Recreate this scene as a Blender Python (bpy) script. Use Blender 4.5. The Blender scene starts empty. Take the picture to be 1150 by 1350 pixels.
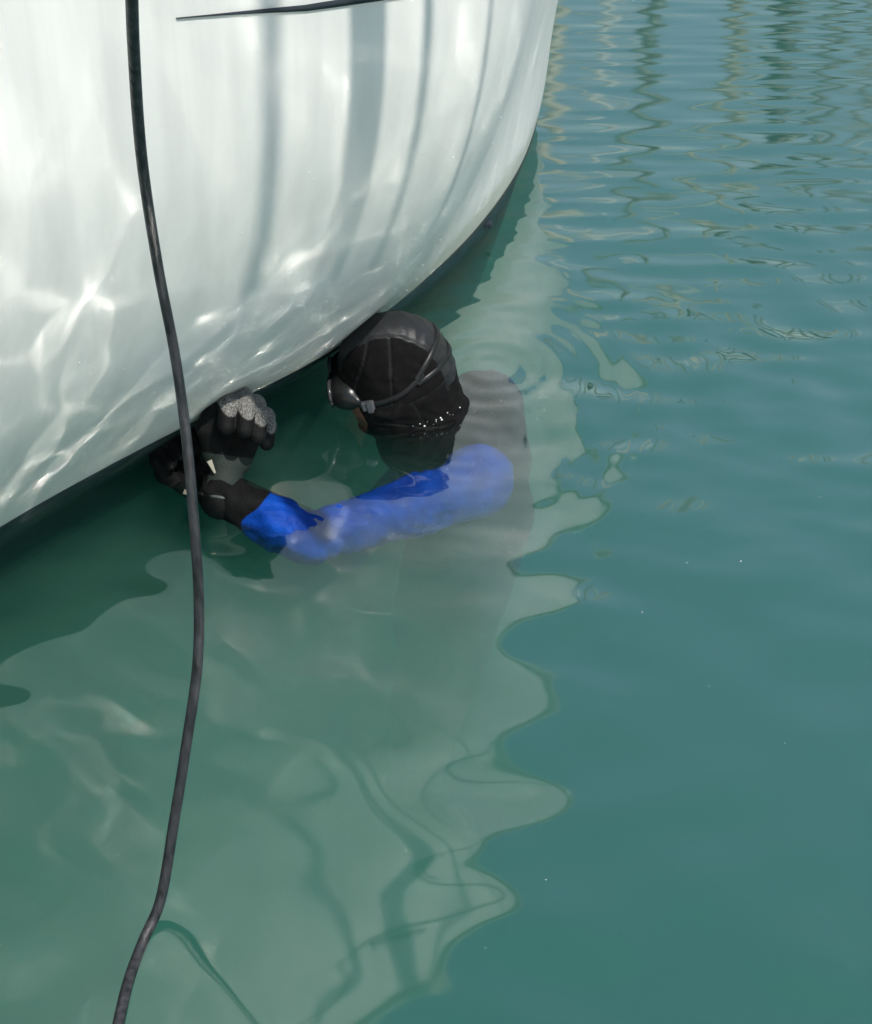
import bpy, bmesh, math
import numpy as np
from mathutils import Vector, Matrix

# ------------------------------------------------------------------ camera, sky, sun, exposure
sc = bpy.context.scene
COL = sc.collection
rad = math.radians
cam = bpy.data.objects.new('camera', bpy.data.cameras.new('camera'))
COL.objects.link(cam); sc.camera = cam
cam.location = (0, 0, 2.0); cam.rotation_euler = (rad(50), 0, 0)
cam.data.lens = 57.3; cam.data.clip_start = .05; cam.data.clip_end = 600

SUN_EL = 57.0
SUN = np.array([.643*math.cos(rad(SUN_EL)), -.766*math.cos(rad(SUN_EL)), math.sin(rad(SUN_EL))]); SUN /= np.linalg.norm(SUN)
world = bpy.data.worlds.new('World'); sc.world = world; world.use_nodes = True
wn = world.node_tree
sky = wn.nodes.new('ShaderNodeTexSky'); sky.sky_type = 'NISHITA'; sky.sun_disc = False
sky.sun_elevation = rad(SUN_EL); sky.sun_rotation = math.atan2(SUN[0], SUN[1])
sky.air_density = 2.1; sky.dust_density = .1; sky.ozone_density = 2.5
wn.links.new(sky.outputs[0], wn.nodes['Background'].inputs[0]); wn.nodes['Background'].inputs[1].default_value = .105
sl = bpy.data.lights.new('sun', 'SUN'); sl.energy = 4.3; sl.angle = rad(.5); sl.color = (1, .955, .87)
so = bpy.data.objects.new('sun', sl); COL.objects.link(so)
so.rotation_euler = Vector(SUN).to_track_quat('Z', 'Y').to_euler()
so.location = (3, -4, 9)
vs = sc.view_settings; vs.view_transform = 'Standard'; vs.look = 'None'; vs.exposure = .10; vs.gamma = 1
sc.render.engine = 'CYCLES'
cy = sc.cycles
cy.use_denoising = True
cy.use_adaptive_sampling = False
cy.use_guiding = True; cy.use_surface_guiding = True; cy.use_volume_guiding = False; cy.guiding_training_samples = 128
cy.caustics_reflective = True; cy.blur_glossy = 0
cy.sample_clamp_direct = 0; cy.sample_clamp_indirect = 0
cy.max_bounces = 7; cy.diffuse_bounces = 3; cy.glossy_bounces = 3; cy.transmission_bounces = 4
cy.volume_bounces = 2; cy.transparent_max_bounces = 12

# ------------------------------------------------------------------ helpers
rng = np.random.default_rng(11)

def link(name, me, mats=(), parent=None):
    for m in mats: me.materials.append(m)
    o = bpy.data.objects.new(name, me); COL.objects.link(o)
    if parent is not None: o.parent = parent
    return o

def mesh(name, V, F, mats=(), parent=None, smooth=True, mi=None):
    me = bpy.data.meshes.new(name)
    V = np.asarray(V, float)
    me.from_pydata(V.tolist(), [], F.tolist() if isinstance(F, np.ndarray) else F)
    me.polygons.foreach_set('use_smooth', np.full(len(me.polygons), smooth))
    if mi is not None: me.polygons.foreach_set('material_index', np.asarray(mi, np.int32))
    me.update()
    return link(name, me, mats, parent)

def empty(name, loc=(0, 0, 0), rz=0):
    o = bpy.data.objects.new(name, None); COL.objects.link(o)
    o.location = loc; o.rotation_euler = (0, 0, rz); o.empty_display_size = .2
    return o

def attr(o, name, vals):
    a = o.data.attributes.new(name, 'FLOAT', 'POINT'); a.data.foreach_set('value', np.asarray(vals, np.float32))

def tag(o, label=None, cat=None, group=None, kind=None):
    if label: o['label'] = label
    if cat: o['category'] = cat
    if group: o['group'] = group
    if kind: o['kind'] = kind
    return o

def gsm(a, n):
    k = np.exp(-np.linspace(-2, 2, 2*n+1)**2); k /= k.sum()
    return np.convolve(np.pad(a, n, mode='edge'), k, 'valid')

def spline(P, n):
    """Catmull-Rom through P, n points in all."""
    P = np.asarray(P, float)
    Q = np.vstack([2*P[0]-P[1], P, 2*P[-1]-P[-2]])
    t = np.linspace(0, len(P)-1-1e-9, n); i = t.astype(int); f = (t-i)[:, None]
    p0, p1, p2, p3 = Q[i], Q[i+1], Q[i+2], Q[i+3]
    return .5*(2*p1+(p2-p0)*f+(2*p0-5*p1+4*p2-p3)*f**2+(3*p1-p0-3*p2+p3)*f**3)

def tube_arrays(P, R, seg=10, squash=None):
    P = np.asarray(P, float); n = len(P)
    R = np.full(n, R) if np.isscalar(R) else np.asarray(R, float)
    T = np.gradient(P, axis=0); T /= np.linalg.norm(T, axis=1)[:, None]
    ref = np.array([0, 0, 1.]) if abs(T[0, 2]) < .9 else np.array([1., 0, 0])
    V = []; a = np.linspace(0, 2*np.pi, seg, endpoint=False)
    u = np.cross(ref, T[0]); u /= np.linalg.norm(u)
    for i in range(n):
        u = u-T[i]*u.dot(T[i]); u /= np.linalg.norm(u); v = np.cross(T[i], u)
        V.append(P[i]+R[i]*(np.cos(a)[:, None]*u+np.sin(a)[:, None]*v))
    V = np.vstack(V); F = []
    for i in range(n-1):
        for j in range(seg):
            F.append([i*seg+j, i*seg+(j+1) % seg, (i+1)*seg+(j+1) % seg, (i+1)*seg+j])
    F.append(list(range(seg))[::-1]); F.append([(n-1)*seg+j for j in range(seg)])
    return V, F

def tube(name, P, R, mats, parent=None, seg=10):
    V, F = tube_arrays(P, R, seg)
    return mesh(name, V, F, mats, parent)

def box_arrays(c, s, M=None):
    c = np.array(c, float); s = np.array(s, float)/2
    V = np.array([[x, y, z] for x in (-1, 1) for y in (-1, 1) for z in (-1, 1)], float)*s
    if M is not None: V = V @ np.array(M).T
    F = [[0, 1, 3, 2], [4, 6, 7, 5], [0, 4, 5, 1], [2, 3, 7, 6], [0, 2, 6, 4], [1, 5, 7, 3]]
    return V+c, F

def box(name, c, s, mats, parent=None, M=None, bevel=.0):
    V, F = box_arrays(c, s, M)
    o = mesh(name, V, F, mats, parent, smooth=False)
    if bevel:
        b = o.modifiers.new('bevel', 'BEVEL'); b.width = bevel; b.segments = 2
    return o

def grid_faces(n, m):
    idx = np.arange(n*m).reshape(n, m)
    return np.stack([idx[:-1, :-1], idx[:-1, 1:], idx[1:, 1:], idx[1:, :-1]], -1).reshape(-1, 4)

# --- implicit surfaces (naive surface nets) for the diver
def surface_nets(F, lo, h):
    ins = F < 0
    nx, ny, nz = F.shape
    cs = [(a, b, c) for a in (0, 1) for b in (0, 1) for c in (0, 1)]
    sub = lambda A, o: A[o[0]:nx-1+o[0], o[1]:ny-1+o[1], o[2]:nz-1+o[2]]
    cnt = sum(sub(ins, o).astype(np.int8) for o in cs)
    act = (cnt > 0) & (cnt < 8)
    ci = np.argwhere(act); idm = -np.ones(act.shape, int); idm[act] = np.arange(len(ci))
    pos = np.zeros((len(ci), 3)); w = np.zeros(len(ci))
    for o in cs:
        for ax in range(3):
            if o[ax]: continue
            o2 = list(o); o2[ax] = 1
            fa = F[ci[:, 0]+o[0], ci[:, 1]+o[1], ci[:, 2]+o[2]]; fb = F[ci[:, 0]+o2[0], ci[:, 1]+o2[1], ci[:, 2]+o2[2]]
            m = (fa < 0) != (fb < 0)
            t = np.where(m, fa/(fa-fb+1e-12), 0)
            p = np.tile(np.array(o, float), (len(ci), 1)); p[:, ax] = t
            pos[m] += p[m]; w[m] += 1
    pos = pos/w[:, None]+ci
    faces = []
    for ax in range(3):
        b, c = (ax+1) % 3, (ax+2) % 3
        s0 = [slice(None)]*3; s1 = [slice(None)]*3
        s0[ax] = slice(0, -1); s1[ax] = slice(1, None)
        A = ins[tuple(s0)]; B = ins[tuple(s1)]
        e = np.argwhere(A != B)
        ok = (e[:, b] > 0) & (e[:, c] > 0) & (e[:, b] < F.shape[b]-1) & (e[:, c] < F.shape[c]-1)
        e = e[ok]
        q = []
        for db, dc in ((-1, -1), (0, -1), (0, 0), (-1, 0)):
            k = e.copy(); k[:, b] += db; k[:, c] += dc
            q.append(idm[k[:, 0], k[:, 1], k[:, 2]])
        q = np.stack(q, 1); flip = ~A[e[:, 0], e[:, 1], e[:, 2]]
        q[flip] = q[flip][:, ::-1]
        faces.append(q)
    return pos*h+np.array(lo), np.vstack(faces)

class Field:
    def __init__(s, lo, hi, h):
        s.lo = np.array(lo, float); s.h = h
        s.n = np.ceil((np.array(hi)-s.lo)/h).astype(int)+1
        s.F = np.full(s.n, .2, np.float32)
        s.ax = [s.lo[i]+np.arange(s.n[i])*h for i in range(3)]
    def sub(s, lo, hi):
        i0 = np.clip(np.floor((np.array(lo)-s.lo)/s.h).astype(int), 0, s.n-1); i1 = np.clip(np.ceil((np.array(hi)-s.lo)/s.h).astype(int)+1, 1, s.n)
        sl_ = tuple(slice(a, b) for a, b in zip(i0, i1))
        G = np.meshgrid(*[s.ax[i][sl_[i]] for i in range(3)], indexing='ij')
        return sl_, np.stack(G, -1)
    def put(s, sl_, d, k, op='u'):
        a = s.F[sl_]
        if op == 'u':
            hh = np.clip(.5+.5*(a-d)/k, 0, 1); s.F[sl_] = d*hh+a*(1-hh)-k*hh*(1-hh)
        else:
            s.F[sl_] = np.maximum(a, -d)
    def cone(s, a, b, r1, r2, k=.02):
        a = np.array(a, float); b = np.array(b, float); R = max(r1, r2)+k+.03
        sl_, P = s.sub(np.minimum(a, b)-R, np.maximum(a, b)+R)
        if P.size == 0: return
        d = b-a; t = np.clip(((P-a) @ d)/(d @ d+1e-12), 0, 1)
        s.put(sl_, np.linalg.norm(P-a-t[..., None]*d, axis=-1)-(r1+(r2-r1)*t), k)
    def ell(s, c, r, k=.02, M=None):
        c = np.array(c, float); r = np.array(r, float); R = r.max()+k+.03
        sl_, P = s.sub(c-R, c+R); Q = P-c
        if M is not None: Q = Q @ M        # columns of M = local axes
        k0 = np.linalg.norm(Q/r, axis=-1); k1 = np.linalg.norm(Q/(r*r), axis=-1)
        s.put(sl_, k0*(k0-1)/(k1+1e-9), k)
    def mesh(s): return surface_nets(s.F, s.lo, s.h)

# --- materials
def nodes(name):
    m = bpy.data.materials.new(name); m.use_nodes = True
    return m, m.node_tree, m.node_tree.nodes['Principled BSDF']

def mat(name, col, rough=.5, metal=0., var=0., vscale=20., bump=0., bscale=200., spec=.5, stretch=None, rvar=0.):
    m, t, b = nodes(name)
    b.inputs['Base Color'].default_value = (*col, 1); b.inputs['Roughness'].default_value = rough
    b.inputs['Metallic'].default_value = metal; b.inputs['Specular IOR Level'].default_value = spec
    tc = t.nodes.new('ShaderNodeTexCoord'); src = tc.outputs['Object']
    if stretch:
        mp = t.nodes.new('ShaderNodeMapping'); mp.inputs['Scale'].default_value = stretch
        t.links.new(src, mp.inputs[0]); src = mp.outputs[0]
    if var:
        n = t.nodes.new('ShaderNodeTexNoise'); n.inputs['Scale'].default_value = vscale; n.inputs['Detail'].default_value = 6
        t.links.new(src, n.inputs['Vector'])
        r = t.nodes.new('ShaderNodeValToRGB'); r.color_ramp.elements[0].position = .3; r.color_ramp.elements[1].position = .7
        r.color_ramp.elements[0].color = (*[c*(1-var) for c in col], 1); r.color_ramp.elements[1].color = (*[min(1, c*(1+var)) for c in col], 1)
        t.links.new(n.outputs[0], r.inputs[0]); t.links.new(r.outputs[0], b.inputs['Base Color'])
        if rvar:
            mr = t.nodes.new('ShaderNodeMapRange'); mr.inputs[3].default_value = rough-rvar; mr.inputs[4].default_value = rough+rvar
            t.links.new(n.outputs[0], mr.inputs[0]); t.links.new(mr.outputs[0], b.inputs['Roughness'])
    if bump:
        n2 = t.nodes.new('ShaderNodeTexNoise'); n2.inputs['Scale'].default_value = bscale; n2.inputs['Detail'].default_value = 4
        t.links.new(src, n2.inputs['Vector'])
        bp = t.nodes.new('ShaderNodeBump'); bp.inputs['Strength'].default_value = bump; bp.inputs['Distance'].default_value = .004
        t.links.new(n2.outputs[0], bp.inputs['Height']); t.links.new(bp.outputs[0], b.inputs['Normal'])
    return m

# ------------------------------------------------------------------ the water
ds = .01
def axis_coords(a, b, step, far, grow=1.25):
    mid = list(np.arange(a, b+1e-6, step)); d = step; x = mid[-1]
    while x < far: d *= grow; x += d; mid.append(x)
    d = step; x = mid[0]; pre = []
    while x > -far: d *= grow; x -= d; pre.append(x)
    return np.array(pre[::-1]+mid)
wx = axis_coords(-2.1, 1.75, ds, 150); wy = axis_coords(.9, 5.4, .0078, 150)
GX, GY = np.meshgrid(wx, wy)
def smoothstep(a, b, x):
    t = np.clip((x-a)/(b-a), 0, 1); return t*t*(3-2*t)
H = np.zeros_like(GX)
env_near = smoothstep(-4, -2.4, GX)*(1-smoothstep(2.2, 3.5, GX))*smoothstep(-1, .6, GY)*(1-smoothstep(6, 8, GY))
far = smoothstep(2.5, 4.1, GY+.35*GX)                    # livelier, wind-touched water further out
calm = 1-smoothstep(1.7, 2.7, GY+.2*GX)
wr = np.random.default_rng(7)
def waves(n, l0, l1, slope, a0, spread, env, warp=0.):
    global H
    h = np.zeros_like(GX)
    for i in range(n):
        lam = l0*(l1/l0)**wr.random(); k = 2*math.pi/lam; a = a0+spread*(wr.random()*2-1)
        ph = wr.random()*6.283
        h += lam/(2*math.pi)*np.cos(k*(math.cos(a)*GX+math.sin(a)*GY)+ph+warp*np.sin(GX*2.1+ph)+warp*np.sin(GY*1.7+2*ph))
    H += h*slope*math.sqrt(2/n)*env
near = 1-smoothstep(3.0, 4.2, GY+.3*GX)
waves(12, .26, .70, .026, 1.2, 1.2, env_near*(.06+.94*near), .5)         # slow, smooth swell
waves(10, .15, .28, .034, 1.40, .6, env_near*near, .5)
hulln = smoothstep(-.6, .2, (GX+.5)*-.68+(GY-2.63)*.73+.75)                # lapping against the hull
waves(15, .10, .25, .027, .75, 1.5, env_near*near*(.2+.8*hulln), .3)
waves(18, .09, .22, .050, 1.42, .42, env_near*(1-.62*calm)*(1-.4*near)*(1-.75*smoothstep(3.3, 4.2, GY))*(.5+.5*smoothstep(-.1, .5, GX)), .3)
waves(14, .055, .11, .020, 1.52, .35, env_near*near*smoothstep(1.75, 2.35, GY), .3)     # small ripples round the diver
waves(14, .07, .15, .030, 1.50, .25, env_near*smoothstep(0, .5, GX)*smoothstep(2.0, 2.7, GY)*(1-.7*smoothstep(3.4, 4.2, GY)), .4)
waves(32, .034, .080, .023, 1.57, .08, env_near*(.04+.96*smoothstep(2.6, 3.9, GY+.15*GX)), .25)   # fine wind ripples
waves(14, .10, .20, .012, 1.565, .12, env_near*far, .3)                  # ripples, crests across the view
# ripples the diver sends out
for (cx, cy_, lam, amp, r0, dec) in ((-.02, 2.72, .16, .045, .30, 1.1), (-.4, 2.5, .085, .025, .1, .28), (.12, 2.86, .05, .06, .05, .20), (.05, 2.60, .040, .030, .05, .25)):
    R = np.hypot(GX-cx, GY-cy_)
    wob = 1+.35*np.sin(3*np.arctan2(GY-cy_, GX-cx)+1.3)
    H += lam/(2*math.pi)*amp*np.cos(2*math.pi*R/lam)*np.exp(-R/dec)*wob*smoothstep(r0*.3, r0, R)*2.0
V = np.stack([GX, GY, H], -1).reshape(-1, 3)
nyy, nxx = GX.shape
F = grid_faces(nyy, nxx).tolist()
ring = [j for j in range(nxx)]+[i*nxx+nxx-1 for i in range(1, nyy)]+[(nyy-1)*nxx+j for j in range(nxx-2, -1, -1)]+[i*nxx for i in range(nyy-2, 0, -1)]
base = len(V); low = V[ring].copy(); low[:, 2] = -3.5
V = np.vstack([V, low]); nr = len(ring)
for i in range(nr):
    j = (i+1) % nr
    F.append([ring[j], ring[i], base+i, base+j])
F.append([base+i for i in range(nr)][::-1])

wm = bpy.data.materials.new('harbour_water'); wm.use_nodes = True
t = wm.node_tree
for n_ in list(t.nodes): t.nodes.remove(n_)
out = t.nodes.new('ShaderNodeOutputMaterial'); mx = t.nodes.new('ShaderNodeMixShader')
lw = t.nodes.new('ShaderNodeLayerWeight'); lw.inputs['Blend'].default_value = .5          # facing = 1 - cos of the viewing angle
pw_ = t.nodes.new('ShaderNodeMath'); pw_.operation = 'POWER'; pw_.inputs[1].default_value = 1.32
fr = t.nodes.new('ShaderNodeMapRange'); fr.inputs[3].default_value = .085; fr.inputs[4].default_value = 1.0
t.links.new(lw.outputs['Facing'], pw_.inputs[0]); t.links.new(pw_.outputs[0], fr.inputs[0])
tr = t.nodes.new('ShaderNodeBsdfTransparent'); gl = t.nodes.new('ShaderNodeBsdfGlossy'); gl.inputs['Roughness'].default_value = .055
t.links.new(fr.outputs[0], mx.inputs[0]); t.links.new(tr.outputs[0], mx.inputs[1]); t.links.new(gl.outputs[0], mx.inputs[2]); t.links.new(mx.outputs[0], out.inputs[0])
sv = t.nodes.new('ShaderNodeVolumeScatter'); sv.inputs['Color'].default_value = (.098, .30, .235, 1); sv.inputs['Density'].default_value = 2.8; sv.inputs['Anisotropy'].default_value = .15
av = t.nodes.new('ShaderNodeVolumeAbsorption'); av.inputs['Color'].default_value = (.15, .62, .5, 1); av.inputs['Density'].default_value = 1.3
ad = t.nodes.new('ShaderNodeAddShader'); t.links.new(sv.outputs[0], ad.inputs[0]); t.links.new(av.outputs[0], ad.inputs[1]); t.links.new(ad.outputs[0], out.inputs['Volume'])
tag(mesh('water', V, F, [wm]), kind='structure')

bedm = mat('silt', (.10, .10, .07), .9, var=.3, vscale=1.5)
tag(mesh('harbour_bed', [[-140, -140, -3.2], [140, -140, -3.2], [140, 140, -3.2], [-140, 140, -3.2]], [[0, 1, 2, 3]], [bedm]), kind='structure')

# ------------------------------------------------------------------ the white yacht
S = np.arange(-4, 4.4, .03)
hd = gsm(np.interp(S, [-4, -1, 0, .7, 2.29, 3.4, 4.6], [1.15, .93, .86, .74, 1.661, 1.75, 1.9]), 12)
i0 = np.argmin(abs(S)); W = np.zeros((len(S), 2)); hm = (hd[1:]+hd[:-1])/2
W[1:, 0] = np.cumsum(np.cos(hm))*.03; W[1:, 1] = np.cumsum(np.sin(hm))*.03; W += np.array([-.81, 2.29])-W[i0]
NN = np.stack([np.sin(hd), -np.cos(hd)], 1)
KK = gsm(np.interp(S, [-4, 0, .7, 1.5, 2.5, 4.6], [.8, .913, 1.081, .30, .40, .40]), 9)
ZZ = np.arange(0, 1.6, .02)
bet = gsm(np.interp(ZZ, [0, .45, 1.05, 1.3], [.76, .61, .03, 0]), 6)
OO = np.concatenate([[0], np.cumsum(np.tan((bet[1:]+bet[:-1])/2)*.02)])
bet2 = gsm(np.interp(ZZ, [0, .2, .55, 1.2], [.43, .05, .21, .145]), 6)      # fuller, straighter sections further along
OO2 = np.concatenate([[0], np.cumsum(np.tan((bet2[1:]+bet2[:-1])/2)*.02)])
def hull_pt(s, z, proud=0.):
    s = np.asarray(s, float); z = np.asarray(z, float)
    w = np.stack([np.interp(s, S, W[:, 0]), np.interp(s, S, W[:, 1])], -1)
    n = np.stack([np.interp(s, S, NN[:, 0]), np.interp(s, S, NN[:, 1])], -1)
    o = np.where(z >= 0, np.interp(z, ZZ, OO), z*math.tan(.62)-.35*np.minimum(z, 0)**2)
    k = np.interp(s, S, KK); tb = np.clip((s-.644)/1.2, 0, 1); tb = tb*tb*(3-2*tb)
    ok_ = np.where(z >= 0, o*k*(1-tb)+tb*np.interp(z, ZZ, OO2), o*(.5+.5*k)*(1-.5*tb))
    b = np.interp(z, ZZ, bet)
    p = w+n*ok_[..., None]
    q = np.concatenate([p, (z+0*s)[..., None]], -1)
    if np.any(proud):
        nn = np.concatenate([n*np.cos(b)[..., None], -np.sin(b)[..., None]], -1); q = q+nn*np.asarray(proud)[..., None]
    return q
def sheer(s): return 1.53-.24*np.clip(s, 0, 1.4)+.02*np.clip(s, -9, 0)
gel, tg, bg = nodes('white_gelcoat')
bg.inputs['Roughness'].default_value = .32; bg.inputs['Specular IOR Level'].default_value = .35
tc = tg.nodes.new('ShaderNodeTexCoord'); mp = tg.nodes.new('ShaderNodeMapping'); mp.inputs['Scale'].default_value = (9, 9, .7)
n1 = tg.nodes.new('ShaderNodeTexNoise'); n1.inputs['Scale'].default_value = 3; n1.inputs['Detail'].default_value = 7
rp = tg.nodes.new('ShaderNodeValToRGB'); rp.color_ramp.elements[0].position = .3; rp.color_ramp.elements[1].position = .62
rp.color_ramp.elements[0].color = (.625, .62, .612, 1); rp.color_ramp.elements[1].color = (.70, .695, .685, 1)
tg.links.new(tc.outputs['Object'], mp.inputs[0]); tg.links.new(mp.outputs[0], n1.inputs['Vector']); tg.links.new(n1.outputs[0], rp.inputs[0]); gz = tg.nodes.new('ShaderNodeNewGeometry'); sx = tg.nodes.new('ShaderNodeSeparateXYZ'); tg.links.new(gz.outputs['Position'], sx.inputs[0])
n3 = tg.nodes.new('ShaderNodeTexNoise'); n3.inputs['Scale'].default_value = 26; n3.inputs['Detail'].default_value = 6; tg.links.new(tc.outputs['Object'], n3.inputs['Vector'])
md = tg.nodes.new('ShaderNodeMath'); md.operation = 'MULTIPLY_ADD'; md.inputs[1].default_value = .09; md.inputs[2].default_value = .115; tg.links.new(n3.outputs[0], md.inputs[0])
sb_ = tg.nodes.new('ShaderNodeMath'); sb_.operation = 'SUBTRACT'; tg.links.new(md.outputs[0], sb_.inputs[0]); tg.links.new(sx.outputs[2], sb_.inputs[1])
mr_ = tg.nodes.new('ShaderNodeMapRange'); mr_.inputs[1].default_value = -.012; mr_.inputs[2].default_value = .02; mr_.inputs[4].default_value = .45; tg.links.new(sb_.outputs[0], mr_.inputs[0])
mc_ = tg.nodes.new('ShaderNodeMix'); mc_.data_type = 'RGBA'; mc_.inputs[7].default_value = (.34, .35, .25, 1)
tg.links.new(mr_.outputs[0], mc_.inputs[0]); tg.links.new(rp.outputs[0], mc_.inputs[6]); tg.links.new(mc_.outputs[2], bg.inputs['Base Color'])
antif = mat('dark_antifouling', (.008, .016, .018), .35, var=.4, vscale=14, bump=.3, bscale=90)
dark = mat('dark_trim', (.015, .02, .028), .35)
deckm = mat('deck_white', (.7, .7, .67), .6, var=.05, vscale=9)
steel = mat('stainless', (.55, .56, .57), .25, 1.)
rope = mat('rope_grey', (.18, .18, .17), .9, bump=.5, bscale=300)

yacht = empty('sailing_yacht', (-1.2, 3.2, 0))
tag(yacht, 'white sailing yacht whose curved side fills the upper left, dark band at its waterline', 'yacht')
def place(o):                       # child keeps its world place
    o.matrix_parent_inverse = Matrix.Translation((1.2, -3.2, 0)); return o
BOOT = .12
def boot(s): return .165-.08*np.clip(s/1.3, 0, 1)
SG = S[::1]
def side_rows(zf):                  # zf: list of functions/constants of s
    return np.stack([hull_pt(SG, (f(SG) if callable(f) else np.full(len(SG), f))) for f in zf], 0)
tt = np.linspace(0, 1, 70)
rows = [(lambda s, q=q: boot(s)+(sheer(s)-boot(s))*q) for q in tt]
T = side_rows(rows)
inn = T[-1].copy(); inn[:, :2] -= NN*1.25; inn[:, 2] += .04
edge = T[-1].copy(); edge[:, :2] -= NN*.05; edge[:, 2] += .02
bot = inn.copy(); bot[:, 2] = BOOT
TV = np.concatenate([T, edge[None], inn[None], bot[None]], 0)
Fh = grid_faces(TV.shape[0], TV.shape[1])[:, ::-1].tolist()
mi = [1 if i >= 69*(len(SG)-1) else 0 for i in range(len(Fh))]
nrow, ncol = TV.shape[:2]
Fh.append([r*ncol for r in range(nrow)]); Fh.append([r*ncol+ncol-1 for r in range(nrow)][::-1]); mi += [0, 0]
place(mesh('hull', TV.reshape(-1, 3), Fh, [gel, deckm], yacht, True, mi))
B = side_rows([-.7, -.5, -.35, -.2, -.1, -.05, 0., .02, (lambda s: boot(s)-.004), boot])
B[:8] += np.concatenate([NN*.004, NN[:, :1]*0], 1)[None]; B[8] += np.concatenate([NN*.004, NN[:, :1]*0], 1)
ib = B[0].copy(); ib[:, :2] -= NN*.7
BV = np.concatenate([ib[None], B], 0)
place(mesh('boot_stripe', BV.reshape(-1, 3), grid_faces(BV.shape[0], BV.shape[1])[:, ::-1], [antif], yacht))
# thin dark moulded line below the sheer, tapering out aft
ss = np.linspace(.10, .95, 90); zc = np.interp(ss, [.1, .32, .52, .95], [1.14, 1.10, 1.077, 1.10]); th = .0050*smoothstep(.10, .40, ss)+.0005
prof = [(-1, 0.), (-.8, .004), (.8, .004), (1, 0.)]
L_ = np.stack([hull_pt(ss, zc+a*th, np.full(len(ss), b-.001)) for a, b in prof], 0)
place(mesh('cove_stripe', L_.reshape(-1, 3), grid_faces(4, len(ss))[:, ::-1], [dark], yacht))
# rubbing strake along the sheer
st = np.arange(-3.9, 4.2, .06)
strake_p = hull_pt(st, sheer(st)-.025, np.full(len(st), .006))
place(tube('rubbing_strake', strake_p, .018, [mat('strake_white', (.68, .69, .68), .4)], yacht, 8))
# maker's name on the side near the sheer
cu = bpy.data.curves.new('lettering', 'FONT'); cu.body = 'BAVARIA'; cu.size = .042; cu.extrude = .0015; cu.align_x = 'CENTER'
tmp = bpy.data.objects.new('lettering_tmp', cu); COL.objects.link(tmp)
bpy.context.view_layer.update()
me = bpy.data.meshes.new_from_object(tmp.evaluated_get(bpy.context.evaluated_depsgraph_get()))
bpy.data.objects.remove(tmp)
co = np.array([v.co[:] for v in me.vertices])
s_let = .42
sv_ = s_let+co[:, 0]; pts = hull_pt(sv_, 1.115+co[:, 1], co[:, 2]+.002)
for v, p in zip(me.vertices, pts): v.co = p
place(link('lettering', me, [mat('letter_blue', (.03, .05, .10), .4)], yacht))
# small drain fitting at the waterline near the far end
fit_c = hull_pt(np.array([1.43]), np.array([.05]), np.array([.004]))[0]
place(box('drain_fitting', fit_c, (.024, .02, .02), [dark], yacht, bevel=.006))
# made-up davit gear, unseen, added only to cast the shadow stripes on the topsides
hx = np.array([-.643, .766])
def arm(base, tip, zt, name='shadow_caster_arm'):
    base = np.array(base); tip = np.array(tip)
    P = spline([[*base, 1.36], [*base, 1.9], [*(base*.97+tip*.03), zt-.35], [*(base*.75+tip*.25), zt-.05], [*(base*.4+tip*.6), zt], [*tip, zt]], 40)
    place(tube(name, P, .022, [steel], yacht, 10))
Q1 = np.array([.547, 1.432]); Q2 = np.array([.92, .735]); Q3 = np.array([.65, 1.48]); Q4 = np.array([.74, 1.58])
arm(Q1+hx*1.75, Q1, 3.3); arm(Q2+hx*2.6, Q2, 4.6)
place(tube('shadow_caster_crossbar', [[*Q1, 3.3], [*((Q1+Q3)/2), 3.3], [*Q4, 3.3]], .012, [steel], yacht, 8))
place(tube('shadow_caster_thick', [[*Q1, 3.3], [*Q1, 3.24], [*Q1, 3.15], [*(Q1+.003), 2.5], [*Q1, 1.86], [*Q1, 1.80]], [.006, .02, .031, .032, .031, .02], [rope], yacht, 12))
place(tube('shadow_caster_line', [[*Q2, 4.6], [*(Q2+.004), 3.9], [*Q2, 3.25]], .017, [rope], yacht, 8))
place(tube('shadow_caster_line', [[*Q3, 3.3], [*Q3, 2.6], [*Q3, 1.98]], .009, [rope], yacht, 8))
place(tube('shadow_caster_line', [[*Q4, 3.3], [*Q4, 2.6], [*Q4, 1.98]], .006, [rope], yacht, 8))

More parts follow.
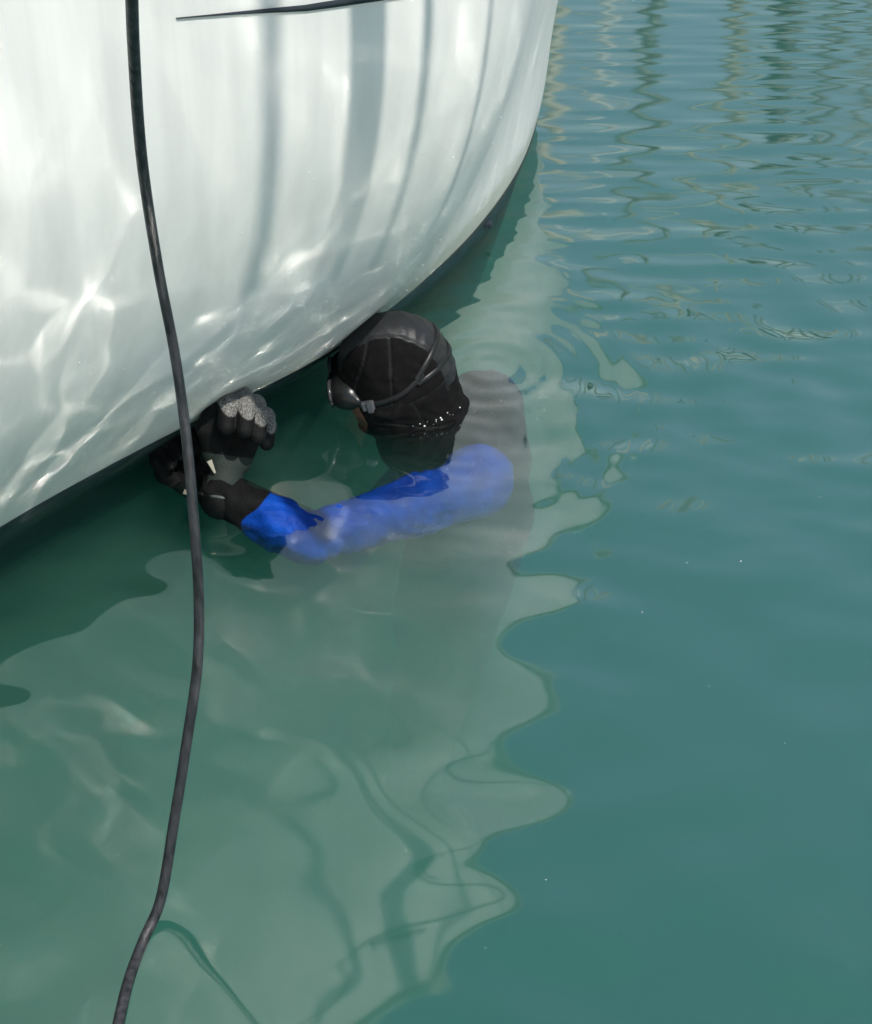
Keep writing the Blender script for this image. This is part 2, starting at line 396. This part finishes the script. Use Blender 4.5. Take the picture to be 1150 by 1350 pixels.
# ------------------------------------------------------------------ boats across the basin, seen by their reflections
def sail_boat(x, y, hmast, col_mast, col_sail, mr, length, label, rz=0, sail_r=.13):
    root = empty('moored_sailboat', (x, y, 0), rz)
    tag(root, label, 'sailboat', 'sailboats moored across the basin')
    n = 15; m = 9; Vv = []
    for i in range(n):
        q = i/(n-1); xx = (q-.5)*length; bw = 1.25*(1-abs(2*q-.9)**2.6*.85) if q < .95 else .12
        fb = 1.0+.25*q
        for j in range(m):
            a = j/(m-1)*math.pi; Vv.append([xx, -math.cos(a)*bw, fb-(fb+.35)*math.sin(a)**.6 if 0 < j < m-1 else fb])
    Fv = grid_faces(n, m).tolist()+[[i*m+j for i in (k, k+1) for j in ((0, m-1) if i == k else (m-1, 0))] for k in range(n-1)]
    Fv += [[j for j in range(m)][::-1], [(n-1)*m+j for j in range(m)]]
    mesh('hull', Vv, Fv, [deckm], root)
    box('cabin', (0, 0, 1.25), (length*.4, 1.4, .5), [deckm], root, bevel=.1)
    mm = mat('mast_finish', col_mast, .5); sm_ = mat('sail_cover', col_sail, .8)
    tube('mast', [[.6, 0, 1], [.6, 0, hmast*.5], [.6, 0, hmast]], mr, [mm], root, 8)
    tube('boom', [[.5, 0, 2.0], [-1, 0, 2.0], [-3, 0, 2.05]], .06, [mm], root, 8)
    tube('sail_cover', [[.45, 0, 2.15], [-1, 0, 2.15], [-2.9, 0, 2.15]], [.17, .15, .09], [sm_], root, 8)
    tube('furled_sail', [[length*.46, 0, 1.6], [length*.25, 0, hmast*.55], [.9, 0, hmast*.93]], sail_r*.5, [sm_], root, 8)
    tube('spreader', [[.6, -.7, hmast*.55], [.6, 0, hmast*.56], [.6, .7, hmast*.55]], .025, [mm], root, 6)
    return root
sail_boat(1.75, 17, 9.6, (.10, .12, .11), (.32, .34, .30), .085, 7.5, 'small sailboat with dull grey mast moored nearest across the basin')
sail_boat(3.55, 21.5, 12.2, (.22, .20, .155), (.27, .25, .20), .10, 8, 'sailboat with tan wooden mast in the second row across the basin')
sail_boat(5.2, 26, 10.6, (.008, .012, .012), (.01, .015, .015), .21, 9, 'sailboat whose thick black mast mirrors as a dark green column')
sail_boat(7.0, 29.5, 15.5, (.05, .055, .05), (.25, .25, .24), .11, 8, 'sailboat with slim dark mast beside the black masted one')
sail_boat(8.7, 33, 17, (.09, .09, .085), (.5, .5, .48), .11, 9, 'sailboat with tall grey mast furthest right across the basin')
sail_boat(2.2, 37, 21, (.36, .32, .26), (.42, .38, .33), .20, 10, 'big sailboat with broad cream mast, reflected beside the white hull')
sail_boat(3.9, 41, 20, (.40, .42, .43), (.42, .43, .43), .14, 10, 'big sailboat with white mast in the farthest row')

# ------------------------------------------------------------------ the diver
person = empty('person', (.1, 2.66, -1.6))
tag(person, 'diver in black hood and blue sleeved wetsuit, chest deep, gloved hands on the hull', 'person')
def pch(o): o.matrix_parent_inverse = Matrix.Translation((-.1, -2.66, 1.6)); return o
neo = mat('black_neoprene', (.012, .012, .013), .8, var=.35, vscale=40, bump=.5, bscale=260, spec=.3)
def zoned(m, attr_, col, rough, w=.0015):
    # a second colour of the same cloth, bounded by a point attribute
    t = m.node_tree; b = t.nodes['Principled BSDF']
    at_ = t.nodes.new('ShaderNodeAttribute'); at_.attribute_name = attr_
    mr = t.nodes.new('ShaderNodeMapRange'); mr.inputs[1].default_value = -w; mr.inputs[2].default_value = w
    t.links.new(at_.outputs['Fac'], mr.inputs[0])
    mxc = t.nodes.new('ShaderNodeMix'); mxc.data_type = 'RGBA'
    old = b.inputs['Base Color'].links[0].from_socket if b.inputs['Base Color'].links else None
    if old: t.links.new(old, mxc.inputs[6])
    else: mxc.inputs[6].default_value = b.inputs['Base Color'].default_value
    if callable(col): t.links.new(col(t), mxc.inputs[7])
    else: mxc.inputs[7].default_value = (*col, 1)
    t.links.new(mr.outputs[0], mxc.inputs[0]); t.links.new(mxc.outputs[2], b.inputs['Base Color'])
    mf = t.nodes.new('ShaderNodeMix'); mf.inputs[2].default_value = b.inputs['Roughness'].default_value; mf.inputs[3].default_value = rough
    if b.inputs['Roughness'].links: t.links.new(b.inputs['Roughness'].links[0].from_socket, mf.inputs[2])
    t.links.new(mr.outputs[0], mf.inputs[0]); t.links.new(mf.outputs[0], b.inputs['Roughness'])
    return m
def speckle(lo, hi, scale):
    def f(t):
        n = t.nodes.new('ShaderNodeTexNoise'); n.inputs['Scale'].default_value = scale; n.inputs['Detail'].default_value = 3
        tc = t.nodes.new('ShaderNodeTexCoord'); t.links.new(tc.outputs['Object'], n.inputs['Vector'])
        r = t.nodes.new('ShaderNodeValToRGB'); r.color_ramp.elements[0].position = .38; r.color_ramp.elements[1].position = .68
        r.color_ramp.elements[0].color = (*lo, 1); r.color_ramp.elements[1].color = (*hi, 1)
        t.links.new(n.outputs[0], r.inputs[0]); return r.outputs[0]
    return f
suit = zoned(mat('wetsuit_cloth', (.005, .005, .0055), .8, var=.35, vscale=40, bump=.5, bscale=240, spec=.12), 'zone', speckle((.002, .034, .24), (.004, .060, .37), 22), .5)
skinm = mat('skin', (.32, .14, .10), .5, var=.15, vscale=60)

HC = np.array([-.086, 2.722, .080])
Fd = np.array([-.97, -.02, -.17]); Fd /= np.linalg.norm(Fd)
Ud = np.array([-.10, -.06, .99]); Ld = np.cross(Ud, Fd); Ld /= np.linalg.norm(Ld); Ud = np.cross(Fd, Ld)
HM = np.stack([Fd, Ld, Ud], 1)               # local (forward, left, up) -> world
hw = lambda p: HC+HM @ np.array(p, float)
def head_shape(fld, g=0.):
    M = HM
    fld.ell(hw((-.006, 0, .022)), np.array((.110, .088, .114))+g, .015, M)
    fld.cone(hw((.045, 0, -.025)), hw((.062, 0, -.088)), .062+g, .036+g, .03)
    fld.cone(hw((.02, .03, -.03)), hw((.03, .03, -.07)), .05+g, .04+g, .03)
    fld.cone(hw((.02, -.03, -.03)), hw((.03, -.03, -.07)), .05+g, .04+g, .03)
    fld.cone(hw((-.042, 0, -.02)), hw((-.062, 0, -.15)), .072+g, .072+g, .03)

SHL = np.array([.085, 2.560, -.081]); SHR = np.array([.11, 2.85, -.092])
ELB = np.array([-.249, 2.352, -.042]); FORE = np.array([-.410, 2.412, .025]); WRI = np.array([-.402, 2.442, .066])
ELR = np.array([-.2, 2.76, -.42]); WRR = np.array([-.488, 2.515, -.01])
bf = Field((-.62, 2.25, -1.75), (.55, 3.02, .30), .0068)
bf.cone((.04, 2.73, -.16), (-.03, 2.722, .02), .085, .06, .05)
for (a, b, r1, r2) in (((.10, 2.66, -.23), (.05, 2.69, -.50), .110, .10), ((.10, 2.81, -.21), (.05, 2.79, -.50), .110, .10), ((.07, 2.72, -.3), (.02, 2.74, -.62), .12, .125)):
    bf.cone(a, b, r1, r2, .05)
bf.cone(SHL+[0, .03, 0], SHR-[0, .03, 0], .070, .07, .05)
bf.cone((.10, 2.73, -.125), (.095, 2.84, -.10), .09, .070, .05)
bf.cone((.015, 2.765, -.082), (.10, 2.84, -.088), .066, .066, .04)
bf.cone(SHL, SHL*.62+ELB*.38, .063, .057, .03); bf.cone(SHL*.62+ELB*.38, ELB, .060, .046, .02)
bf.cone(ELB, ELB*.65+FORE*.35, .047, .049, .02); bf.cone(ELB*.65+FORE*.35, FORE, .049, .038, .02); bf.cone(FORE, WRI, .037, .03, .02)
bf.cone(SHR, ELR, .068, .048, .03); bf.cone(ELR, WRR, .048, .034, .02)
for sy in (-1, 1):
    hip = np.array([.02, 2.74+sy*.09, -.66]); kn = np.array([-.06, 2.74+sy*.12, -1.08]); an = np.array([.14, 2.74+sy*.12, -1.45])
    bf.cone(hip, kn, .09, .062, .05); bf.cone(kn, an, .062, .042, .02); bf.cone(an, an+[.02, 0, -.2], .04, .03, .02)
head_shape(bf)
bf.cone(hw((.098, 0, .0)), hw((.118, 0, -.034)), .012, .015, .012)      # nose
bf.cone(hw((.085, -.018, -.066)), hw((.085, .018, -.066)), .012, .012, .01)   # lips
for sgn in (-1, 1): bf.cone(hw((.086, sgn*.03, .012)), hw((.088, sgn*.032, .012)), .012, .012, .01)
BVt, BF = bf.mesh()
# soft wrinkles round the arm
def seg_t(P, a, b):
    d = b-a; return np.clip(((P-a) @ d)/(d @ d), 0, 1)
def seg_d(P, a, b):
    t_ = seg_t(P, a, b); return np.linalg.norm(P-a-t_[:, None]*(b-a), axis=1)
fc = BVt[BF].mean(1)
du, df = seg_d(fc, SHL, ELB), seg_d(fc, ELB, FORE); tf = seg_t(fc, ELB, FORE); tu = seg_t(fc, SHL, ELB)
bm_i = np.zeros(len(BF), int)
rl = (fc-HC) @ HM
bm_i[(rl[:, 0] > .035) & (np.abs(rl[:, 1]) < .075) & (rl[:, 2] > -.13) & (rl[:, 2] < .07)] = 1
ring_ = np.zeros(len(BVt)); tv = seg_t(BVt, ELB, FORE); dv = seg_d(BVt, ELB, FORE); tu2 = seg_t(BVt, SHL, ELB); du2 = seg_d(BVt, SHL, ELB)
am = ((dv < .09) & (tv > 0)) | ((du2 < .09) & (tu2 > .25)) | (np.linalg.norm(BVt-SHR, axis=1) < .13)
axis = np.where((tv > .02)[:, None], ELB+tv[:, None]*(FORE-ELB), SHL+tu2[:, None]*(ELB-SHL))
dirn = BVt-axis; dirn /= np.linalg.norm(dirn, axis=1)[:, None]+1e-9
ph = BVt @ np.array([60., 25, 40])
wv = lambda a, b, c, d=0.: np.sin(BVt @ np.array([a, b, c])+d)
crease = np.abs(wv(75., 30, 55, 2.5*wv(13., -40, 31)+1.5*wv(-30, 9, 50)))**.6
elbw = np.exp(-((np.linalg.norm(BVt-ELB, axis=1))/.07)**2)
fold = .0028*wv(38., 22, 30, 2*wv(13., -50, 31))-.0052*(1-crease)*(.85+.9*elbw)+.0015*wv(110, 60, -90, 3*wv(20, 40, 15))
hmp = np.exp(-(np.linalg.norm(BVt-np.array([.07, 2.82, .0]), axis=1)/.10)**2)
BVt[:, 2] += hmp*.0030*(wv(48., 60, 0, 2*wv(30, -22, 0))+.6*wv(-90, 55, 0))
BVt[am] += dirn[am]*fold[am][:, None]
s_u = np.minimum.reduce([.090-du2+.006*np.sin(BVt[:, 2]*50), 2.68-BVt[:, 1]])
s_f = np.minimum.reduce([.085-dv, (.60+.05*np.sin(BVt[:, 2]*45+BVt[:, 0]*30)-tv)*.22])
tr_ = seg_t(BVt, SHR, ELR); s_r = np.minimum(.09-seg_d(BVt, SHR, ELR), (tr_-.14)*.3)
s_u = np.maximum(s_u, s_r)
body = pch(mesh('body', BVt, BF, [suit, skinm], person, True, bm_i)); attr(body, 'zone', np.maximum(s_u, s_f))

# hood with panel seams and smooth-skin centre strip
hf = Field(HC-.22, HC+.19, .0028)
head_shape(hf, .007)
hf.cone(hw((-.02, 0, -.10)), hw((-.02, 0, -.17)), .082, .09, .03)
sl_, P = hf.sub(HC-.3, HC+.3); Lc = (P-HC) @ HM
f_, l_, u_ = Lc[..., 0], Lc[..., 1], Lc[..., 2]
gv = lambda d, m, w=.0030, a=.0042: a*np.exp(-(d/w)**2)*m
al = np.abs(l_)
strip = .040+.010*np.clip((-f_)/.1, -1, 1)
G = gv(al-strip, (u_ > -.02)*1.) 
G = G+gv(f_+.004+.15*(u_-.05), (u_ > .0)*(al > strip)*1., .0028, .0036)
G = G+gv(f_-.055+.5*(u_-.07), (u_ > -.01)*(al > strip)*1., .0028, .0034)
G = G+gv(u_+.012+.2*f_, (f_ < -.015)*1., .0022, .002)+gv(f_+.035-.2*u_, (u_ < .0)*(u_ > -.12)*1., .0022, .002)
G = G+gv(u_+.062-.35*f_, (f_ < .03)*1., .003, .003)
from_noise = .0016*np.sin(f_*95+3*np.sin(u_*55))*np.sin(u_*80+2*np.sin(l_*70+f_*40))
wr_ = .0022*np.exp(-((u_+.095)/.02)**2)*np.sin(u_*300+5*np.sin(f_*31)+4*np.sin(l_*40))*(.5+.5*np.sin(f_*60+l_*30))
hf.F[sl_] += (G-from_noise-wr_).astype(np.float32)
HV, HFc = hf.mesh()
hc = (HV[HFc].mean(1)-HC) @ HM
opening = (hc[:, 0] > .035) & ((hc[:, 1]/.074)**2+((hc[:, 2]+.028)/.084)**2 < 1)
HFc = HFc[~opening]; hc = hc[~opening]
hmi = np.where((np.abs(hc[:, 1]) < .040+.010*np.clip(-hc[:, 0]/.1, -1, 1)) & (hc[:, 2] > -.01), 1, 0)
hood_n = mat('hood_nylon', (.0042, .0037, .0042), .9, var=.35, vscale=70, bump=.5, bscale=420, spec=.16)
hood_n = zoned(hood_n, 'seam', (.013, .0125, .0135), .6, .4)  # seam lines coloured paler, a slight sheen put into the colour
hood_s = mat('hood_smoothskin', (.014, .0145, .017), .5, var=.25, vscale=30, bump=.25, bscale=120, spec=.4)
hood = pch(mesh('hood', HV, HFc, [hood_n, hood_s], person, True, hmi))
hv = (HV-HC) @ HM; sfld = np.zeros(len(HV))
gi = np.clip(np.round((HV-(hf.lo+np.array([q.start for q in sl_])*hf.h))/hf.h).astype(int), 0, np.array(G.shape)-1)
attr(hood, 'seam', G[gi[:, 0], gi[:, 1], gi[:, 2]]/.0036-.45)

# surface point of the hood at a given (forward, up) on the left side, by march
Fi = hf
def samp(p):
    q = (p-Fi.lo)/Fi.h; i = np.clip(q.astype(int), 0, Fi.n-2); f = q-i
    r = 0
    for a in (0, 1):
        for b in (0, 1):
            for c in (0, 1):
                r += Fi.F[i[0]+a, i[1]+b, i[2]+c]*(f[0] if a else 1-f[0])*(f[1] if b else 1-f[1])*(f[2] if c else 1-f[2])
    return r
def hit(ang, u, f_off=0.):
    """March inwards at height u from direction ang (0 = forward, 90 = left, 180 = back)."""
    d = np.array([math.cos(rad(ang)), math.sin(rad(ang)), 0])
    for r in np.arange(.17, .02, -.0012):
        p = HC+HM @ (d*r+np.array([0, 0, u]))
        if samp(p) < 0: return p
    return p
def ribbon(name, pts, wdt, thk, mats, parent):
    P = spline(pts, 40); Tn = np.gradient(P, axis=0); Tn /= np.linalg.norm(Tn, axis=1)[:, None]
    cen = HC+HM @ np.array([-.0, 0, .0]); nrm = P-cen; nrm -= Tn*(nrm*Tn).sum(1)[:, None]; nrm /= np.linalg.norm(nrm, axis=1)[:, None]
    wd = np.cross(nrm, Tn)
    q = [P+wd*wdt/2+nrm*.0, P+wd*wdt/2*.8+nrm*thk, P-wd*wdt/2*.8+nrm*thk, P-wd*wdt/2]
    V_ = np.stack(q, 0); f4 = grid_faces(4, len(P))
    return mesh(name, V_.reshape(-1, 3), f4, mats, parent)
silic = mat('black_silicone', (.009, .009, .010), .28, spec=.5)
strap_m = mat('strap_rubber', (.010, .010, .011), .42, spec=.35)
glass = mat('dark_lens', (.012, .02, .022), .05, spec=.8)
frame_m = mat('frame_grey', (.035, .036, .040), .22)
grey_p = mat('grey_buckle', (.10, .10, .105), .3)
maskp = [hw((.098, .070, .008))]
mk = Field(HC-.2, HC+.2, .003)
mk.cone(hw((.092, -.05, .008)), hw((.092, .05, .008)), .032, .032, .01)
mk.cone(hw((.106, -.044, .008)), hw((.106, .044, .008)), .028, .028, .010)
mk.cone(hw((.112, 0, -.008)), hw((.118, 0, -.036)), .016, .018, .014)
mk.cone(hw((.085, .062, .010)), hw((.066, .082, .004)), .014, .008, .012)
mk.cone(hw((.085, -.062, .010)), hw((.066, -.082, .004)), .014, .008, .012)
for sgn in (-1, 1):
    sl2, P2 = mk.sub(HC-.3, HC+.3); Q = (P2-HC) @ HM
    d2 = np.maximum(np.hypot((Q[..., 1]-sgn*.036)/1.15, Q[..., 2]-.008)-.021, .128-Q[..., 0])
    mk.put(sl2, d2, .01, 's')
MV, MF = mk.mesh()
dive_mask = pch(mesh('dive_mask', MV, MF, [silic], person))
for sgn in (-1, 1):
    a_ = np.linspace(0, 2*np.pi, 20, endpoint=False)
    ring3 = [hw((.1285, sgn*.036+.0265*math.cos(q), .008+.023*math.sin(q))) for q in a_]; r3b = [p-Fd*.004 for p in ring3]
    Vl = ring3+r3b; Fl = [list(range(20)), list(range(39, 19, -1))]+[[i, 20+i, 20+(i+1) % 20, (i+1) % 20] for i in range(20)]
    mesh('lens', Vl, Fl, [glass], dive_mask, smooth=False).matrix_parent_inverse = dive_mask.matrix_parent_inverse.copy() if False else Matrix.Identity(4)
for sgn in (-1, 1):
    rr = [hw((.1275, sgn*.036+.0285*math.cos(q), .008+.0250*math.sin(q))) for q in np.linspace(0, 2*np.pi, 29)]
    tube('lens_frame', rr, .0042, [frame_m], dive_mask, 8)
PINV = Matrix.Translation((-.1, -2.66, 1.6))
bk = hit(58, .004)+Ld*.006
Mb = np.stack([Fd*.8+Ld*-.5, Ld*.9, Ud], 1)
box('buckle', bk, (.026, .010, .022), [grey_p], dive_mask, M=HM, bevel=.003)
box('buckle', bk+Ld*.006-Fd*.004, (.012, .008, .026), [grey_p], dive_mask, M=HM, bevel=.002)
n_off = lambda p: p+(p-HC)/np.linalg.norm(p-HC)*.002
st0 = [n_off(hit(a, u)) for a, u in ((54, .004), (68, .006), (85, .014), (104, .026), (120, .040), (132, .049))]
ribbon('strap', st0, .012, .003, [strap_m], dive_mask)
ribbon('strap', [n_off(hit(a, u)) for a, u in ((122, .046), (138, .066), (155, .079), (180, .086), (205, .079), (238, .046))], .012, .003, [strap_m], dive_mask)
ribbon('strap', [n_off(hit(a, u)) for a, u in ((122, .036), (138, .041), (155, .043), (180, .043), (205, .043), (238, .036))], .012, .003, [strap_m], dive_mask)
ribbon('strap', [n_off(hit(a, u)) for a, u in ((-54, .004), (-68, .006), (-85, .014), (-104, .026), (-122, .042))], .012, .003, [strap_m], dive_mask)

# gloves: palm, four fingers, thumb, gauntlet
glove_b = zoned(zoned(mat('glove_rubber', (.0045, .0045, .005), .6, bump=.5, bscale=380, spec=.14), 'panel', (.022, .030, .027), .5, .001), 'coat', speckle((.06, .058, .056), (.26, .25, .245), 340), .9, .0012)
glove_g = mat('grit_coating', (.17, .165, .16), .85, var=.75, vscale=420, bump=1., bscale=420)
glove_p = mat('glove_panel', (.045, .055, .052), .55, bump=.2, bscale=150)
tabm = mat('beige_tab', (.26, .245, .20), .7)
def rotv(e2, e3, deg): a = rad(deg); return e2*math.cos(a)+e3*math.sin(a)
def glove(wrist, e2, e1h, fore, curls, coat, name='glove', sc_=1.0):
    e2 = np.array(e2, float); e2 /= np.linalg.norm(e2); e1 = np.array(e1h, float); e1 -= e2*e1.dot(e2); e1 /= np.linalg.norm(e1); e3 = np.cross(e1, e2)
    to = lambda a, b, c: wrist+(e1*a+e2*b+e3*c)*sc_
    g = Field(np.array(wrist)-.17, np.array(wrist)+.21, .0026)
    kx = (-.036, -.012, .012, .034); ky = (.088, .093, .089, .079)
    for x, y in zip(kx, ky): g.cone(to(x*.55, .012, 0), to(x, y, 0), .021*sc_, .0165*sc_, .012)
    g.cone(to(-.028, .02, .008), to(-.034, .05, .012), .02, .019, .012); g.cone(to(.02, .015, .006), to(.028, .05, .008), .017, .016, .012)
    segs = []
    Ls = ((.045, .030, .036), (.050, .034, .038), (.046, .031, .036), (.036, .024, .030)); Rs = (.0150, .0152, .0145, .0128)
    for i in range(4):
        p = to(kx[i], ky[i], 0); a = 0
        for j in range(3):
            a += curls[i][j]
            dvec = rotv(e2, e3, a)+e1*(.03*(i-1.5))*(1 if j == 0 else .2); dvec /= np.linalg.norm(dvec)
            q = p+dvec*Ls[i][j]*sc_
            r = Rs[i]*1.12*sc_*(1-.08*j); g.cone(p, q, r*1.04, r*.95, .010 if j < 2 else .005); segs.append((i, j, p, q, np.cross(dvec, e1))); p = q
    th = [to(-.030, .025, .012), to(-.052, .052, .030), to(-.050, .082, .044), to(-.040, .102, .052)]
    for a, b, r1, r2 in zip(th[:-1], th[1:], (.019, .0165, .015), (.0165, .015, .012)): g.cone(a, b, r1*sc_, r2*sc_, .006)
    fo = np.array(fore); dd = (fo-wrist)/np.linalg.norm(fo-wrist)
    g.cone(wrist+dd*-.012, wrist+dd*.035, .031, .036, .012); g.cone(wrist+dd*.035, wrist+dd*.062, .036, .042, .008)
    Vg, Fg = g.mesh(); c = Vg
    D = np.stack([seg_d(c, p, q) for (_, _, p, q, _) in segs], 1); near_ = D.argmin(1); dm = D.min(1)
    cv = np.full(len(c), -.02); wl = (c-wrist) @ dd; pw = (c-wrist) @ e3
    if coat:
        for k, (i, j, p, q, dorsal) in enumerate(segs):
            m = (near_ == k) & (dm < .03*sc_)
            tt_ = seg_t(c, p, q); ax_ = p+tt_[:, None]*(q-p); off = ((c-ax_) @ dorsal)
            v = off+.004 if j < 2 else off-.001-.022*tt_
            if j == 1: v = off+.004-.004*tt_
            cv[m] = v[m]
    o = pch(mesh(name, Vg, Fg, [glove_b], person, True))
    attr(o, 'coat', cv); attr(o, 'panel', np.minimum.reduce([wl+.022, .046-wl, pw-.012, dm-.022*sc_]))
    cuff = wrist+dd*.058; a_ = np.linspace(0, 2*np.pi, 25)
    u1 = np.cross(dd, e1); u1 /= np.linalg.norm(u1); u2 = np.cross(u1, dd)
    tube('cuff_edge', [cuff+.0415*(math.cos(q)*u1+math.sin(q)*u2) for q in a_], .0035, [glove_p], o, 6)
    Mt = np.stack([e1, e2, e3], 1)
    tp = wrist+dd*.006+e3*.031-e1*.036
    Vt, Ft = box_arrays((0, 0, 0), (.010, .026, .005)); Vt[Vt[:, 1] < 0, 0] *= .35
    mesh('pull_tab', tp+(Vt @ np.array([[.8, .6, 0], [-.6, .8, 0], [0, 0, 1]])) @ Mt.T, Ft, [tabm], o, smooth=False)
    return o
glove(WRI, (.2, .60, .75), (.795, .19, -.364), FORE, [(70, 42, 40), (72, 42, 38), (74, 42, 38), (76, 44, 38)], True, sc_=1.22)
glove(np.array(WRR)+[.025, -.005, -.03], (-.45, .45, .55), (.9, .4, .1), WRR+(ELR-WRR)*.2, [(60, 60, 40)]*4, False, sc_=1.05)

# ------------------------------------------------------------------ air hose
Fcam = np.array([0, math.cos(rad(40)), -math.sin(rad(40))]); Ucam = np.array([0, math.sin(rad(40)), math.cos(rad(40))])
def at(px, py, D):
    d = Fcam+np.array([(px-575)/2150, 0, 0])+Ucam*(675-py)/2150
    return np.array([0, 0, 2.])+d*D/d[1]
hp = [np.array([-.55, -.9, 1.1]), np.array([-.36, .2, 1.62]), at(150, -330, 1.02), at(170, -120, 1.34), at(176, 60, 1.47), at(187, 210, 1.55), at(208, 350, 1.61), at(231, 470, 1.62), at(246, 580, 1.62), at(256, 690, 1.61), at(262, 790, 1.59), at(260, 880, 1.57), at(246, 980, 1.54), at(230, 1080, 1.505), at(212, 1185, 1.46)]
low_ = [at(190, 1245, 1.415), at(170, 1300, 1.345), at(153, 1350, 1.27), at(140, 1420, 1.19)]
for q in low_: q[2] = -.001
hp = hp+low_
hose_m = mat('black_rubber', (.022, .0212, .025), .45, var=.75, vscale=90, bump=.5, bscale=180, rvar=.15, stretch=(1, 1, .25))
tag(tube('air_hose', spline(hp, 240), np.interp(np.linspace(0, 1, 240), [0, .35, .8, 1], [.0058, .0062, .0080, .0086]), [hose_m], seg=14), 'dark rubber air hose hanging in front of the white hull and dipping into the water', 'hose')

# ------------------------------------------------------------------ droplets and flecks
drop_m = mat('wet_drop', (.75, .78, .78), .08, spec=1.)
def blobs(name, pts, rs, mats, label, cat):
    bm = bmesh.new()
    for p, r in zip(pts, rs):
        mtx = Matrix.Translation(p) @ Matrix.Diagonal((r, r, r*.8, 1)); bmesh.ops.create_icosphere(bm, subdivisions=2, radius=1, matrix=mtx)
    me = bpy.data.meshes.new(name); bm.to_mesh(me); bm.free()
    for p in me.polygons: p.use_smooth = True
    o = link(name, me, mats); tag(o, label, cat, kind='stuff'); return o
dr = np.random.default_rng(2); pts = []; rs = []
for i in range(15):
    a = 100+75*dr.random(); u = -.074-.00012*(a-100)+.012*dr.random()**2; pts.append(hit(a, u)); rs.append(.0009+.0026*dr.random()**3)
blobs('water_droplets', pts, rs, [drop_m], 'sparkling beads of water round the neck of the black hood', 'droplets')
pts = []; rs = []
for (px, py, r) in ((977, 740, .0017), (906, 742, .0011), (847, 807, .0010), (1035, 980, .0008), (720, 1160, .0010), (640, 1250, .0008), (348, 665, .0012), (935, 905, .0007), (1082, 655, .0008), (480, 1010, .0007)):
    d = at(px, py, 1.); d = d-np.array([0, 0, 2.]); pts.append(np.array([0, 0, 2.])+d*(2/-d[2])); rs.append(r)
blobs('foam_flecks', pts, rs, [mat('foam', (.8, .82, .8), .6)], 'small white flecks of foam floating right of the diver', 'foam')

hp_ = []; hr_ = []
for i in range(150):
    s_ = -.35+1.5*dr.random()**.8; z_ = .10+.75*dr.random()**1.6
    hp_.append(hull_pt(np.array([s_]), np.array([z_]), np.array([.0004]))[0]); hr_.append(.0006+.0013*dr.random()**3)
blobs('water_droplets', hp_, hr_, [drop_m], 'tiny water droplets splashed on the lower white hull', 'droplets')
